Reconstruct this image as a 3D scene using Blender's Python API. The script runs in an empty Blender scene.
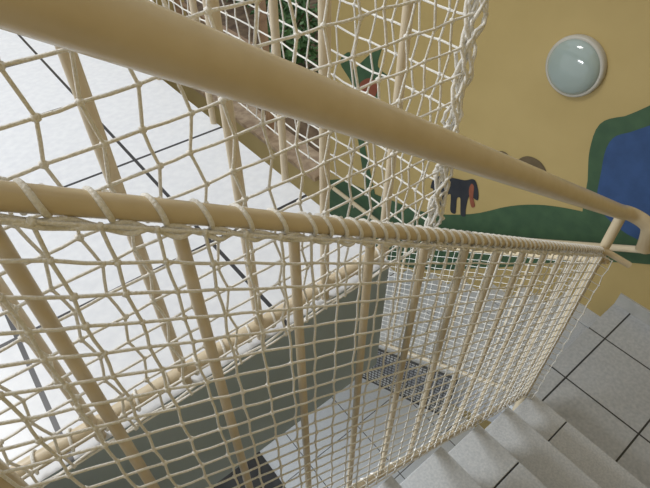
import bpy, bmesh, math, random
from mathutils import Vector, Matrix
random.seed(4)
Z0 = 5.0
scene = bpy.context.scene
scene.view_settings.view_transform = 'Standard'

# ---------------- materials ----------------
def new_mat(name):
    m = bpy.data.materials.new(name); m.use_nodes = True
    nt = m.node_tree
    return m, nt, nt.nodes, nt.links, nt.nodes['Principled BSDF']

def mat_noise(name, c1, c2, scale=8, rough=0.6, bump=0.0, detail=4, metallic=0):
    m, nt, N, L, b = new_mat(name)
    tc = N.new('ShaderNodeTexCoord'); nz = N.new('ShaderNodeTexNoise')
    nz.inputs['Scale'].default_value = scale; nz.inputs['Detail'].default_value = detail
    L.new(tc.outputs['Object'], nz.inputs['Vector'])
    cr = N.new('ShaderNodeValToRGB')
    cr.color_ramp.elements[0].position = 0.35; cr.color_ramp.elements[1].position = 0.65
    cr.color_ramp.elements[0].color = (*c1, 1); cr.color_ramp.elements[1].color = (*c2, 1)
    L.new(nz.outputs['Fac'], cr.inputs['Fac']); L.new(cr.outputs['Color'], b.inputs['Base Color'])
    b.inputs['Roughness'].default_value = rough; b.inputs['Metallic'].default_value = metallic
    if bump:
        bp = N.new('ShaderNodeBump'); bp.inputs['Strength'].default_value = bump; bp.inputs['Distance'].default_value = 0.004
        L.new(nz.outputs['Fac'], bp.inputs['Height']); L.new(bp.outputs['Normal'], b.inputs['Normal'])
    return m

def mat_tile(name, c1, c2, joint, size=0.3, mortar=0.005, off=(0, 0, 0), rough=0.35):
    m, nt, N, L, b = new_mat(name)
    tc = N.new('ShaderNodeTexCoord'); mp = N.new('ShaderNodeMapping')
    mp.inputs['Location'].default_value = off
    L.new(tc.outputs['Object'], mp.inputs['Vector'])
    br = N.new('ShaderNodeTexBrick'); br.offset = 0; br.squash = 1
    br.inputs['Scale'].default_value = 1; br.inputs['Brick Width'].default_value = size
    br.inputs['Row Height'].default_value = size; br.inputs['Mortar Size'].default_value = mortar
    br.inputs['Mortar Smooth'].default_value = 0.05
    br.inputs['Mortar'].default_value = (*joint, 1)
    L.new(mp.outputs['Vector'], br.inputs['Vector'])
    nz = N.new('ShaderNodeTexNoise'); nz.inputs['Scale'].default_value = 60; nz.inputs['Detail'].default_value = 8
    L.new(tc.outputs['Object'], nz.inputs['Vector'])
    cr = N.new('ShaderNodeValToRGB'); cr.color_ramp.elements[0].position = 0.3; cr.color_ramp.elements[1].position = 0.7
    cr.color_ramp.elements[0].color = (*c1, 1); cr.color_ramp.elements[1].color = (*c2, 1)
    L.new(nz.outputs['Fac'], cr.inputs['Fac'])
    L.new(cr.outputs['Color'], br.inputs['Color1']); L.new(cr.outputs['Color'], br.inputs['Color2'])
    L.new(br.outputs['Color'], b.inputs['Base Color']); b.inputs['Roughness'].default_value = rough
    return m

CREAM = mat_noise('cream_painted_steel', (.64, .54, .37), (.68, .58, .41), 30, .25)
CREAM2 = mat_noise('cream_painted_steel_matte', (.59, .50, .36), (.66, .57, .42), 20, .4)
ROPE = mat_noise('cream_rope', (.80, .79, .75), (.93, .92, .89), 400, .9, .6)
WALL = mat_noise('yellow_wall_paint', (.44, .33, .13), (.47, .355, .145), 3, .6, .1)
TILE = mat_tile('white_floor_tiles', (.68, .71, .77), (.76, .79, .84), (.03, .03, .035), .36, .004, (.09, .03, 0))
TILE2 = mat_tile('grey_landing_tiles', (.38, .40, .42), (.50, .51, .52), (.03, .03, .03), .4, .0045, (.10, .1, 0))
TILE3 = mat_tile('white_lower_tiles', (.80, .83, .87), (.88, .91, .94), (.10, .10, .10), .6, .004, (.1, .2, 0))
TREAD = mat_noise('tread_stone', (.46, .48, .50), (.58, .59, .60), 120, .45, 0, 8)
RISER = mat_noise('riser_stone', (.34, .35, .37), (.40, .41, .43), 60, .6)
FASCIA = mat_noise('grey_fascia_paint', (.35, .45, .56), (.38, .48, .59), 4, .7)
UNDER = mat_noise('soffit_paint', (.6, .63, .66), (.65, .68, .70), 4, .8)
JOINT = mat_noise('dark_joint', (.03, .03, .03), (.05, .05, .05), 10, .8)

# ---------------- helpers ----------------
def link(o, parent=None):
    scene.collection.objects.link(o)
    if parent: o.parent = parent
    return o
def empty(name):
    e = bpy.data.objects.new(name, None); e.empty_display_size = .1
    return link(e)
def mesh_obj(name, verts, faces, mat, parent=None, smooth=False):
    me = bpy.data.meshes.new(name); me.from_pydata([tuple(v) for v in verts], [], faces); me.update()
    if mat: me.materials.append(mat)
    if smooth:
        for p in me.polygons: p.use_smooth = True
    return link(bpy.data.objects.new(name, me), parent)
def box(name, a, b, mat, parent=None, bevel=0, topmat=None):
    x0, y0, z0 = a; x1, y1, z1 = b
    v = [(x0,y0,z0),(x1,y0,z0),(x1,y1,z0),(x0,y1,z0),(x0,y0,z1),(x1,y0,z1),(x1,y1,z1),(x0,y1,z1)]
    f = [(0,3,2,1),(4,5,6,7),(0,1,5,4),(1,2,6,5),(2,3,7,6),(3,0,4,7)]
    o = mesh_obj(name, v, f, mat, parent)
    if topmat:
        o.data.materials.append(topmat); o.data.polygons[1].material_index = 1
    if bevel:
        m = o.modifiers.new('b', 'BEVEL'); m.width = bevel; m.segments = 2
    return o
def prism(name, poly, axis, a, b, mat, parent=None):
    n = len(poly)
    P = (lambda s, z, w: (s, w, z)) if axis == 'x' else (lambda s, z, w: (w, s, z))
    v = [P(s, z, a) for s, z in poly] + [P(s, z, b) for s, z in poly]
    f = [tuple(range(n)), tuple(range(2*n-1, n-1, -1))]
    f += [(i, i+n, (i+1) % n + n, (i+1) % n) for i in range(n)]
    o = mesh_obj(name, v, f, mat, parent)
    bm = bmesh.new(); bm.from_mesh(o.data); bmesh.ops.recalc_face_normals(bm, faces=bm.faces)
    bmesh.ops.triangulate(bm, faces=[q for q in bm.faces if len(q.verts) > 4]); bm.to_mesh(o.data); bm.free()
    return o
def curve(name, lines, r, mat, parent=None, res=2, smooth_type='POLY', caps=True):
    cu = bpy.data.curves.new(name, 'CURVE'); cu.dimensions = '3D'
    cu.bevel_depth = r; cu.bevel_resolution = res; cu.use_fill_caps = caps
    for ln in lines:
        if smooth_type == 'POLY':
            s = cu.splines.new('POLY'); s.points.add(len(ln)-1)
            for p, q in zip(s.points, ln): p.co = (*q, 1)
        else:
            s = cu.splines.new('NURBS'); s.points.add(len(ln)-1); s.order_u = 3; s.use_endpoint_u = True; s.resolution_u = 8
            for p, q in zip(s.points, ln): p.co = (*q, 1)
        s.use_smooth = True
    cu.materials.append(mat)
    return link(bpy.data.objects.new(name, cu), parent)
def knots(name, pts, r, mat, parent=None):
    base = bmesh.new(); bmesh.ops.create_icosphere(base, subdivisions=1, radius=1)
    bv = [v.co.copy() for v in base.verts]; bf = [[v.index for v in f.verts] for f in base.faces]; base.free()
    V = []; F = []
    for p in pts:
        o = len(V); s = r*random.uniform(.85, 1.2)
        for c in bv: V.append((p[0]+c.x*s*1.1, p[1]+c.y*s*1.1, p[2]+c.z*s*1.25))
        F += [[i+o for i in f] for f in bf]
    return mesh_obj(name, V, F, mat, parent, True)
def net(name, fn, na, nb, r, mat, jit=.003, zig=(0, 0), knot=1.9, parent=None, res=2):
    e = parent or empty(name)
    g = {}
    for i in range(na+1):
        for j in range(nb+1):
            s = 1 if (i+j) % 2 else -1
            k = 0 if j in (0, nb) else 1
            a = i + k*(s*zig[0] + random.gauss(0, jit)); b = j + k*(s*zig[1] + random.gauss(0, jit))
            g[i, j] = Vector(fn(a, b))
    L = [[g[i, j] for j in range(nb+1)] for i in range(na+1)]
    H = [[g[i, j] for i in range(na+1)] for j in range(nb+1)]
    def soft(ln):
        out = []
        for a, b in zip(ln[:-1], ln[1:]):
            out.append(a); m = (a+b)/2
            m = m + Vector((random.gauss(0, .0004), random.gauss(0, .0004), random.gauss(-.0004, .0004)))
            out.append(m)
        out.append(ln[-1]); return out
    curve('strands', [soft(l) for l in L+H], r, mat, e, res, caps=False)
    knots('knots', list(g.values()), r*knot, mat, e)
    return e

# ---------------- room shell ----------------
YS, YN, XW, XE = -.95, 7.0, -4.0, 2.6
GZ = -4.75; TOP = 2.2; LZ = -2.38; UZ = -.68
def quadwall(name, rects, mat):
    V = []; F = []
    for (y0, z0, y1, z1) in rects:
        o = len(V)
        for x in (XE, XE+.2):
            V += [(x, y0, z0), (x, y1, z0), (x, y1, z1), (x, y0, z1)]
        F += [(o, o+3, o+2, o+1), (o+4, o+5, o+6, o+7), (o, o+1, o+5, o+4), (o+1, o+2, o+6, o+5), (o+2, o+3, o+7, o+6), (o+3, o, o+4, o+7)]
    return mesh_obj(name, V, F, mat)
WY0, WY1, WZ0, WZ1 = 3.3, 6.3, -3.05, -.5
quadwall('wall_east', [(YS, GZ, WY0, TOP), (WY0, GZ, WY1, WZ0), (WY0, WZ1, WY1, TOP), (WY1, GZ, YN, TOP)], WALL)
box('wall_south', (XW, YS-.2, GZ), (XE+.2, YS, TOP), WALL)
box('wall_north', (XW, YN, GZ), (XE+.2, YN+.2, TOP), WALL)
box('floor', (XW, YS, GZ-.1), (XE, YN, GZ), UNDER, topmat=TILE3)
w = empty('window_1')
WOOD = mat_noise('window_timber', (.26, .15, .08), (.38, .24, .13), 15, .5)
for y in (WY0+.03, WY0+1.0, WY0+2.0, WY1-.03):
    box('jamb', (XE+.04, y-.03, WZ0), (XE+.12, y+.03, WZ1), WOOD, w, .004)
box('head', (XE+.04, WY0, WZ1-.06), (XE+.12, WY1, WZ1), WOOD, w)
box('transom', (XE+.05, WY0, -2.2), (XE+.11, WY1, -2.14), WOOD, w)
box('sill', (XE-.12, WY0-.06, WZ0-.03), (XE+.2, WY1+.05, WZ0+.02), mat_noise('sill_wood', (.30, .2, .12), (.50, .37, .24), 12, .5), w, .006)

UX, UY = .505, .432
box('floor_upper', (XW, UY, UZ-.35), (UX, YN, UZ), FASCIA, topmat=TILE)
S0 = -.80
box('floor_upper_hall', (XW, YS, UZ-.35), (S0+.02, UY, UZ), FASCIA, topmat=TILE)

# ---------------- stairs ----------------
st = empty('staircase')
def flight(name, axis, s0, dirn, ztop, n, w0, w1, rise=.17, going=.26):
    poly = [(s0-dirn*.02, ztop-.03)]
    s = s0; z = ztop-.03
    for k in range(n):
        z -= rise; poly.append((s, z+rise)) if k == 0 else None
        poly.append((s, z)); s += dirn*going
        if k < n-1: poly.append((s, z))
    s -= dirn*going
    poly.append((s, z-.12)); poly.append((s0-dirn*.02, ztop-.32))
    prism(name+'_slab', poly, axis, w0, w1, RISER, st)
    for k in range(1, n):
        a = s0+dirn*(going*(k-1)); b = a+dirn*(going+.025)
        lo, hi = min(a, b), max(a, b); zt = ztop-rise*k
        wm = w0+(w1-w0)*(.86 if k % 2 else .52)
        for (p, q) in ((w0-.005, wm-.003), (wm+.003, w1+.01)):
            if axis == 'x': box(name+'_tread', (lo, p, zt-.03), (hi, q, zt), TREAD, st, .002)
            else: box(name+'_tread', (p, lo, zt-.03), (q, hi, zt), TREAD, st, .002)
        if axis == 'x': box(name+'_joint', (lo, wm-.004, zt-.029), (hi-.003, wm+.004, zt-.003), JOINT, st)
flight('flight_a', 'x', S0, 1, UZ, 10, YS, .325)
box('landing_a', (S0+9*.26, YS, LZ-.18), (XE, .40, LZ), UNDER, st, topmat=TILE2)
flight('flight_b', 'y', .40, 1, LZ, 7, 1.60, XE)
LZ2 = LZ-7*.17
box('landing_b', (1.5, .40+6*.26, LZ2-.18), (XE, YN, LZ2), UNDER, st, topmat=TILE)
flight('flight_c', 'x', 1.5, -1, LZ2, 7, 2.2, 3.3)

# ---------------- near stair railing ----------------
SL = .66
RY = .356
gt = lambda x: -.222-SL*x
gb = lambda x: -1.19-SL*x
hr = lambda x: -.060-.652*x
rail = empty('stair_railing')
curve('handrail', [[(-1.0, RY, hr(-1.0)), (0, RY, hr(0)), (1.0, RY, hr(1.0)), (1.44, RY, hr(1.44)), (1.50, RY, hr(1.50)),
      (1.57, RY-.01, hr(1.555)), (1.60, RY-.06, hr(1.59)), (1.605, RY-.085, hr(1.63)), (1.605, RY-.095, hr(1.75))]], .0240, CREAM, rail, 8, 'NURBS')
curve('top_rail', [[(-1.0, RY, gt(-1.0)), (1.50, RY, gt(1.50)), (1.53, RY-.02, gt(1.52)), (1.57, RY-.09, gt(1.57))]], .0112, CREAM, rail, 6)
curve('bottom_rail', [[(-1.0, RY, gb(-1.0)), (1.54, RY, gb(1.54))]], .0115, CREAM2, rail, 6)
bal = []
x = .11-.13*7
while x < 1.5:
    bal.append([(x, RY, gt(x)), (x, RY, gb(x))]); x += .13
curve('balusters', bal, .0070, CREAM2, rail, 5)
curve('posts', [[(-.135, RY, hr(-.135)), (-.135, RY, -1.19)], [(1.535, RY, hr(1.535)+.0), (1.535, RY, LZ)]], .017, CREAM, rail, 6)

M = .0415
NY = RY-.016
def near_fn(a, b):
    x = -.95 + a*M
    L = .985; t = b/23
    z = gt(x)-.012 - t*(L-.03)
    sway = .002*math.sin(a*.35+b*.25)
    y = NY+sway*min(1, b/3)
    if x > 1.52: y -= (x-1.52)*1.4; x = 1.52+(x-1.52)*.6
    return (x, y, z)
sn = net('safety_net', near_fn, 60, 23, .00180, ROPE, .010, (.03, .02))
lines = []
def ring(cx, ph, turns, R, dx):
    pts = []
    n = int(turns*14)
    for k in range(n+1):
        t = k/n; ang = ph+t*turns*2*math.pi; xx = cx+dx*(t-.5)
        pts.append((xx, RY+R*math.cos(ang), gt(xx)+R*math.sin(ang)))
    return pts
x = -.9
while x < 1.55:
    lines.append(ring(x, random.uniform(-1.8, -1.2), 1.35, .0136, .019))
    x += M if x < .25 else M*.6
under = []; under2 = []
for i in range(0, 500):
    xx = -.95+i*.005
    under.append((xx, NY+.006+.002*math.sin(i*.9), gt(xx)-.014+.003*math.sin(i*.75)))
    under2.append((xx, NY+.002-.003*math.sin(i*.9), gt(xx)-.017-.003*math.sin(i*.75+1)))
curve('lashing', lines+[under, under2], .0027, ROPE, sn, 2)
bl = []
x = -.9
while x < 1.5:
    pts = []
    for q in range(12):
        ang = q/11*2*math.pi; xx = x+.01*q/11
        pts.append((xx, RY+.0135*math.cos(ang), gb(xx)+.0135*math.sin(ang)))
    bl.append(pts); x += M
curve('bottom_lashing', bl, .002, ROPE, sn, 1)

# ---------------- flight b railing ----------------
r2 = empty('stair_railing')
GX = 1.56
g2t = lambda y: -1.262-SL*(y-.3)
g2b = lambda y: -2.29-SL*(y-.4)
curve('top_rail', [[(GX, .33, g2t(.33)), (GX, 1.98, g2t(1.98))]], .0125, CREAM, r2, 5)
curve('bottom_rail', [[(GX, .42, g2b(.42)), (GX, 1.98, g2b(1.98))]], .0125, CREAM2, r2, 5)
curve('balusters', [[(GX, y, g2t(y)), (GX, y, g2b(y))] for y in [.45+.13*k for k in range(12)]], .007, CREAM2, r2, 4)
curve('post', [[(GX, 1.98, g2t(1.98)+.1), (GX, 1.98, LZ2)]], .019, CREAM2, r2, 5)
def net2(a, b):
    y = .40+a*.0435; t = b/22
    return (GX-.018+.004*math.sin(a*.3+b*.2), y, g2t(y)-.01-t*(g2t(y)-g2b(y)-.03))
net('safety_net', net2, 36, 22, .0014, ROPE, .02, (.02, .03), res=1)

wr = empty('wall_handrail')
WX = XE-.07
f = lambda y: -1.88-.64*(y-.41)
curve('rail', [[(WX, -.85, f(.30)), (WX, .25, f(.30)), (WX, .36, f(.38)), (WX, 2.2, f(2.2)), (WX, 2.3, f(2.22)), (WX, 3.0, f(2.22))]], .02, CREAM, wr, 6)
br = [[(WX, y, f(max(min(y, 2.22), .3))), (WX, y, f(max(min(y, 2.22), .3))-.05), (XE, y, f(max(min(y, 2.22), .3))-.06)] for y in (-.5, .2, 1.0, 1.8, 2.7)]
curve('brackets', br, .007, CREAM2, wr, 3)

# ---------------- upper landing railing + net ----------------
ur = empty('landing_railing')
EY = UY+.01; EX = UX-.005
ht = 1.0
curve('bottom_rail', [[(-2.2, EY, UZ+.03), (EX, EY, UZ+.03)]], .0120, CREAM2, ur, 6)
curve('top_rail', [[(-2.2, EY, UZ+ht), (EX, EY, UZ+ht), (EX, 3.5, UZ+ht)]], .02, CREAM2, ur, 6)
sp = .134
posts = []
for k in range(0, 18): posts.append([(EX-.01-sp*k, EY, UZ-.05), (EX-.01-sp*k, EY, UZ+ht)])
curve('balusters', posts, .0075, CREAM2, ur, 5)
posts = []
for k in range(1, 10): posts.append([(EX, EY+.32*k, UZ), (EX, EY+.32*k, UZ+ht)])
curve('side_balusters', posts, .008, CREAM2, ur, 5)
CX = .585
UN = UY-.022
def up1(a, b):
    x = CX-a*.042; z = UZ+.02+b*.042
    return (x, UN+.002*math.sin(a*.5+b*.3), z)
un = net('safety_net', up1, 55, 24, .00180, ROPE, .012, (.10, .015))
def up2(a, b):
    y = UN+a*.046; z = UZ+.02+b*.046
    return (CX+.006*math.sin(a*.5+b*.4)*min(1, a/4), y, z)
net('up2', up2, 58, 22, .0018, ROPE, .02, (.11, .02), parent=un)
col = []
for s in range(6):
    ph = s*1.3; pts = []
    for i in range(110):
        z = UZ-.02+i*.0098
        a = ph+i*.35*(1 if s % 2 else -1)+random.uniform(-.25, .25)
        R = .010+.004*math.sin(i*.55+s)+(.004 if i % 9 == s else 0)
        pts.append((CX+R*math.cos(a), UN+R*math.sin(a), z))
    col.append(pts)
curve('corner_bundle', col, .0028, ROPE, un, 2)
bl = []; x = EX-.02
while x > -1.2:
    pts = []
    for q in range(14):
        ang = q/13*2*math.pi; xx = x-.014*q/13
        pts.append((xx, EY+.0140*math.cos(ang), UZ+.03+.0140*math.sin(ang)))
    bl.append(pts); x -= .046
bl.append([(CX-i*.01, UN+.004, UZ+.022+.003*math.sin(i*.8)) for i in range(180)])
curve('edge_lashing', bl, .0022, ROPE, un, 1)

# ---------------- wall lamp ----------------
lamp = empty('wall_lamp')
LYc, LZc = 1.136, -1.146
def lathe(name, prof, mat, parent, c, seg=48):
    V = []; F = []
    for (d, r) in prof:
        for k in range(seg):
            a = 2*math.pi*k/seg
            V.append((c[0]-d, c[1]+r*math.cos(a), c[2]+r*math.sin(a)))
    for i in range(len(prof)-1):
        for k in range(seg):
            F.append((i*seg+k, i*seg+(k+1) % seg, (i+1)*seg+(k+1) % seg, (i+1)*seg+k))
    return mesh_obj(name, V, F, mat, parent, True)
lathe('base_ring', [(0, .157), (.02, .159), (.032, .155), (.038, .147), (.034, .138)], mat_noise('lamp_ring', (.46, .44, .38), (.52, .50, .44), 5, .4), lamp, (XE, LYc, LZc))
m, nt, N, L, b = new_mat('frosted_lamp_glass')
b.inputs['Base Color'].default_value = (.33, .40, .38, 1); b.inputs['Roughness'].default_value = .12
b.inputs['Coat Weight'].default_value = .6
lathe('glass_dome', [(.03+.055*math.cos(t*math.pi/2/10), max(.001, .142*math.sin(t*math.pi/2/10))) for t in range(11)], m, lamp, (XE, LYc, LZc))

# ---------------- mural (painted patches, wall coordinates y,-z in mm) ----------------
mu = empty('wall_mural')
def paint(name, c, mat, depth=.002):
    pts = [(c[i]/1000, -c[i+1]/1000) for i in range(0, len(c), 2)]
    out = []
    n = len(pts)
    for i in range(n):
        p0, p1, p2, p3 = pts[i-1], pts[i], pts[(i+1) % n], pts[(i+2) % n]
        for t in (0, .25, .5, .75):
            q = [0.5*((2*p1[k])+(-p0[k]+p2[k])*t+(2*p0[k]-5*p1[k]+4*p2[k]-p3[k])*t*t+(-p0[k]+3*p1[k]-3*p2[k]+p3[k])*t**3) for k in (0, 1)]
            out.append(q)
    o = mesh_obj(name, [(XE-depth, a, b) for a, b in out], [tuple(range(len(out)))], mat, mu)
    bm = bmesh.new(); bm.from_mesh(o.data); bmesh.ops.triangulate(bm, faces=bm.faces[:]); bm.to_mesh(o.data); bm.free()
GREEN = mat_noise('mural_green', (.035, .085, .04), (.05, .11, .05), 12, .6)
BLUE = mat_noise('mural_blue', (.02, .06, .17), (.03, .08, .22), 10, .6)
BLACK = mat_noise('mural_black', (.015, .018, .025), (.025, .028, .035), 10, .6)
BROWN = mat_noise('mural_brown', (.09, .065, .03), (.14, .10, .05), 10, .6)
RED = mat_noise('mural_red', (.22, .06, .03), (.26, .08, .04), 10, .6)
paint('grass', [3142,3051,2436,2818,1918,2663,1514,2415,1239,2160,1021,2011,758,1902,492,1832,303,1946,491,2099,793,2343,1310,2830,2092,3437,3136,3657], GREEN, .002)
paint('pond_bank', [757,1971,846,1714,902,1543,908,1384,810,1293,595,1177,206,1780,436,1957], GREEN, .003)
paint('pond', [721,1840,800,1620,824,1453,755,1360,525,1229,219,1754,462,1900], BLUE, .0045)
# animal: rump left, head lowered to the right, four legs and tail
paint('dog_body', [1905,2400,1885,2290,1800,2235,1700,2195,1620,2165,1560,2120,1525,2135,1490,2200,1480,2260,1515,2265,1545,2245,1560,2300,
                   1555,2400,1545,2455,1585,2470,1610,2380,1625,2330,1650,2350,1640,2430,1635,2490,1680,2495,1700,2400,1715,2350,
                   1750,2400,1745,2500,1790,2530,1800,2440,1815,2400,1835,2450,1830,2530,1875,2550,1870,2440,1880,2400], BLACK, .0045)
paint('dog_scarf', [1560,2160,1535,2175,1520,2260,1490,2320,1515,2345,1550,2280,1570,2210], RED, .006)
paint('bush_a', [1474,1915,1452,1849,1402,1807,1343,1822,1303,1901,1372,1988,1450,1999], BROWN, .002)
paint('bush_b', [1290,1894,1285,1814,1231,1755,1148,1748,1084,1793,1073,1862,1194,1933], BROWN, .003)
paint('tree_leaf', [3027,1784,2908,1661,2877,1798,2722,1646,2561,1502,2586,1662,2451,1706,2618,1785,2536,1920,2748,1903,2886,2083,2870,1915], GREEN, .002)
paint('flower', [2774,1879,2664,1786,2570,1817,2603,1931,2718,1978], RED, .004)
paint('stem', [2864,2011,2803,1986,2655,2444,2480,2893,2582,2957,2730,2483], GREEN, .004)

box('baseboard_east', (XE-.012, YS, LZ), (XE, .40, LZ+.09), mat_noise('baseboard_tile', (.35, .35, .33), (.45, .45, .43), 9, .5))

# ---------------- items in the well ----------------
mesh = empty('black_mesh_screen')
BLK = mat_noise('black_wire', (.03, .03, .03), (.05, .05, .05), 10, .5)
ls = []
y0, y1, X, h = .70, 1.50, 1.54, .44
top = lambda y: g2b(y)-.06
for k in range(28):
    y = y0+(y1-y0)*k/27; ls.append([(X, y, top(y)), (X, y, top(y)-h)])
for k in range(15):
    ls.append([(X, y0, top(y0)-h*k/14), (X, y1, top(y1)-h*k/14)])
curve('wires', ls, .0028, BLK, mesh, 1)
curve('frame', [[(X, y0, top(y0)), (X, y1, top(y1)), (X, y1, top(y1)-h), (X, y0, top(y0)-h), (X, y0, top(y0))]], .008, BLK, mesh, 2)
box('black_doormat', (.1, 1.55, GZ), (.80, 2.05, GZ+.02), BLK, None, .005)

# ---------------- outside garden ----------------
box('ground_outside', (XE+.2, 1.5, -3.5), (9, 12, -3.35), mat_noise('soil', (.10, .06, .035), (.22, .15, .09), 6, .9, .5))
LEAF = mat_noise('leaf_green', (.035, .11, .025), (.12, .24, .08), 6, .6)
def bush(name, c, R, n):
    V = []; F = []
    for _ in range(n):
        d = Vector((random.gauss(0, 1), random.gauss(0, 1), random.gauss(0, 1))).normalized()*random.uniform(.35, 1)*R
        p = Vector(c)+Vector((d.x, d.y, abs(d.z)*1.1))
        a = Vector((random.gauss(0, 1), random.gauss(0, 1), random.gauss(0, .6))).normalized()*random.uniform(.06, .12)
        b = a.cross(Vector((random.gauss(0, 1), random.gauss(0, 1), 1))).normalized()*.03
        o = len(V); V += [p-a, p+b, p+a, p-b]; F.append((o, o+1, o+2, o+3))
    e = empty(name); mesh_obj('leaves', V, F, LEAF, e)
    curve('stems', [[(c[0], c[1], -3.36), (c[0]+random.gauss(0, R*.4), c[1]+random.gauss(0, R*.4), c[2]+R*.7)] for _ in range(8)], .012, BROWN, e, 2)
for k in range(6):
    bush('garden_bush', (3.8+random.uniform(0, 1.6), 4.0+k*1.0, -3.3), random.uniform(.45, .7), 380)

# ---------------- lights ----------------
wd = bpy.data.worlds.new('world'); scene.world = wd; wd.use_nodes = True
bg = wd.node_tree.nodes['Background']; bg.inputs['Color'].default_value = (.93, .97, 1, 1); bg.inputs['Strength'].default_value = .70
def area(name, loc, target, size, power, col):
    l = bpy.data.lights.new(name, 'AREA'); l.size = size; l.energy = power; l.color = col
    o = link(bpy.data.objects.new(name, l)); o.location = loc
    o.rotation_euler = (Vector(target)-Vector(loc)).to_track_quat('-Z', 'Y').to_euler(); return o
area('upper_fill_light', (-1.2, 2.6, 2.0), (-.1, 1.0, -.7), 1.1, 80, (1, .99, .97))  # added fill standing in for daylight on the upper floor, not a fitting
area('lower_fill_light', (-.1, 1.3, -1.10), (.7, 1.3, -4.7), .5, 40, (.93, .97, 1))  # unseen fill added below the slab to brighten the lower hall

# ---------------- camera ----------------
cam = bpy.data.cameras.new('camera'); co = link(bpy.data.objects.new('camera', cam)); scene.camera = co
cam.sensor_width = 36; cam.lens = 500/650*36; cam.clip_start = .01
F = Vector((.451, .559, -.696)); co.rotation_euler = F.to_track_quat('-Z', 'Y').to_euler()

for o in list(scene.objects):
    if o.parent is None: o.location.z += Z0
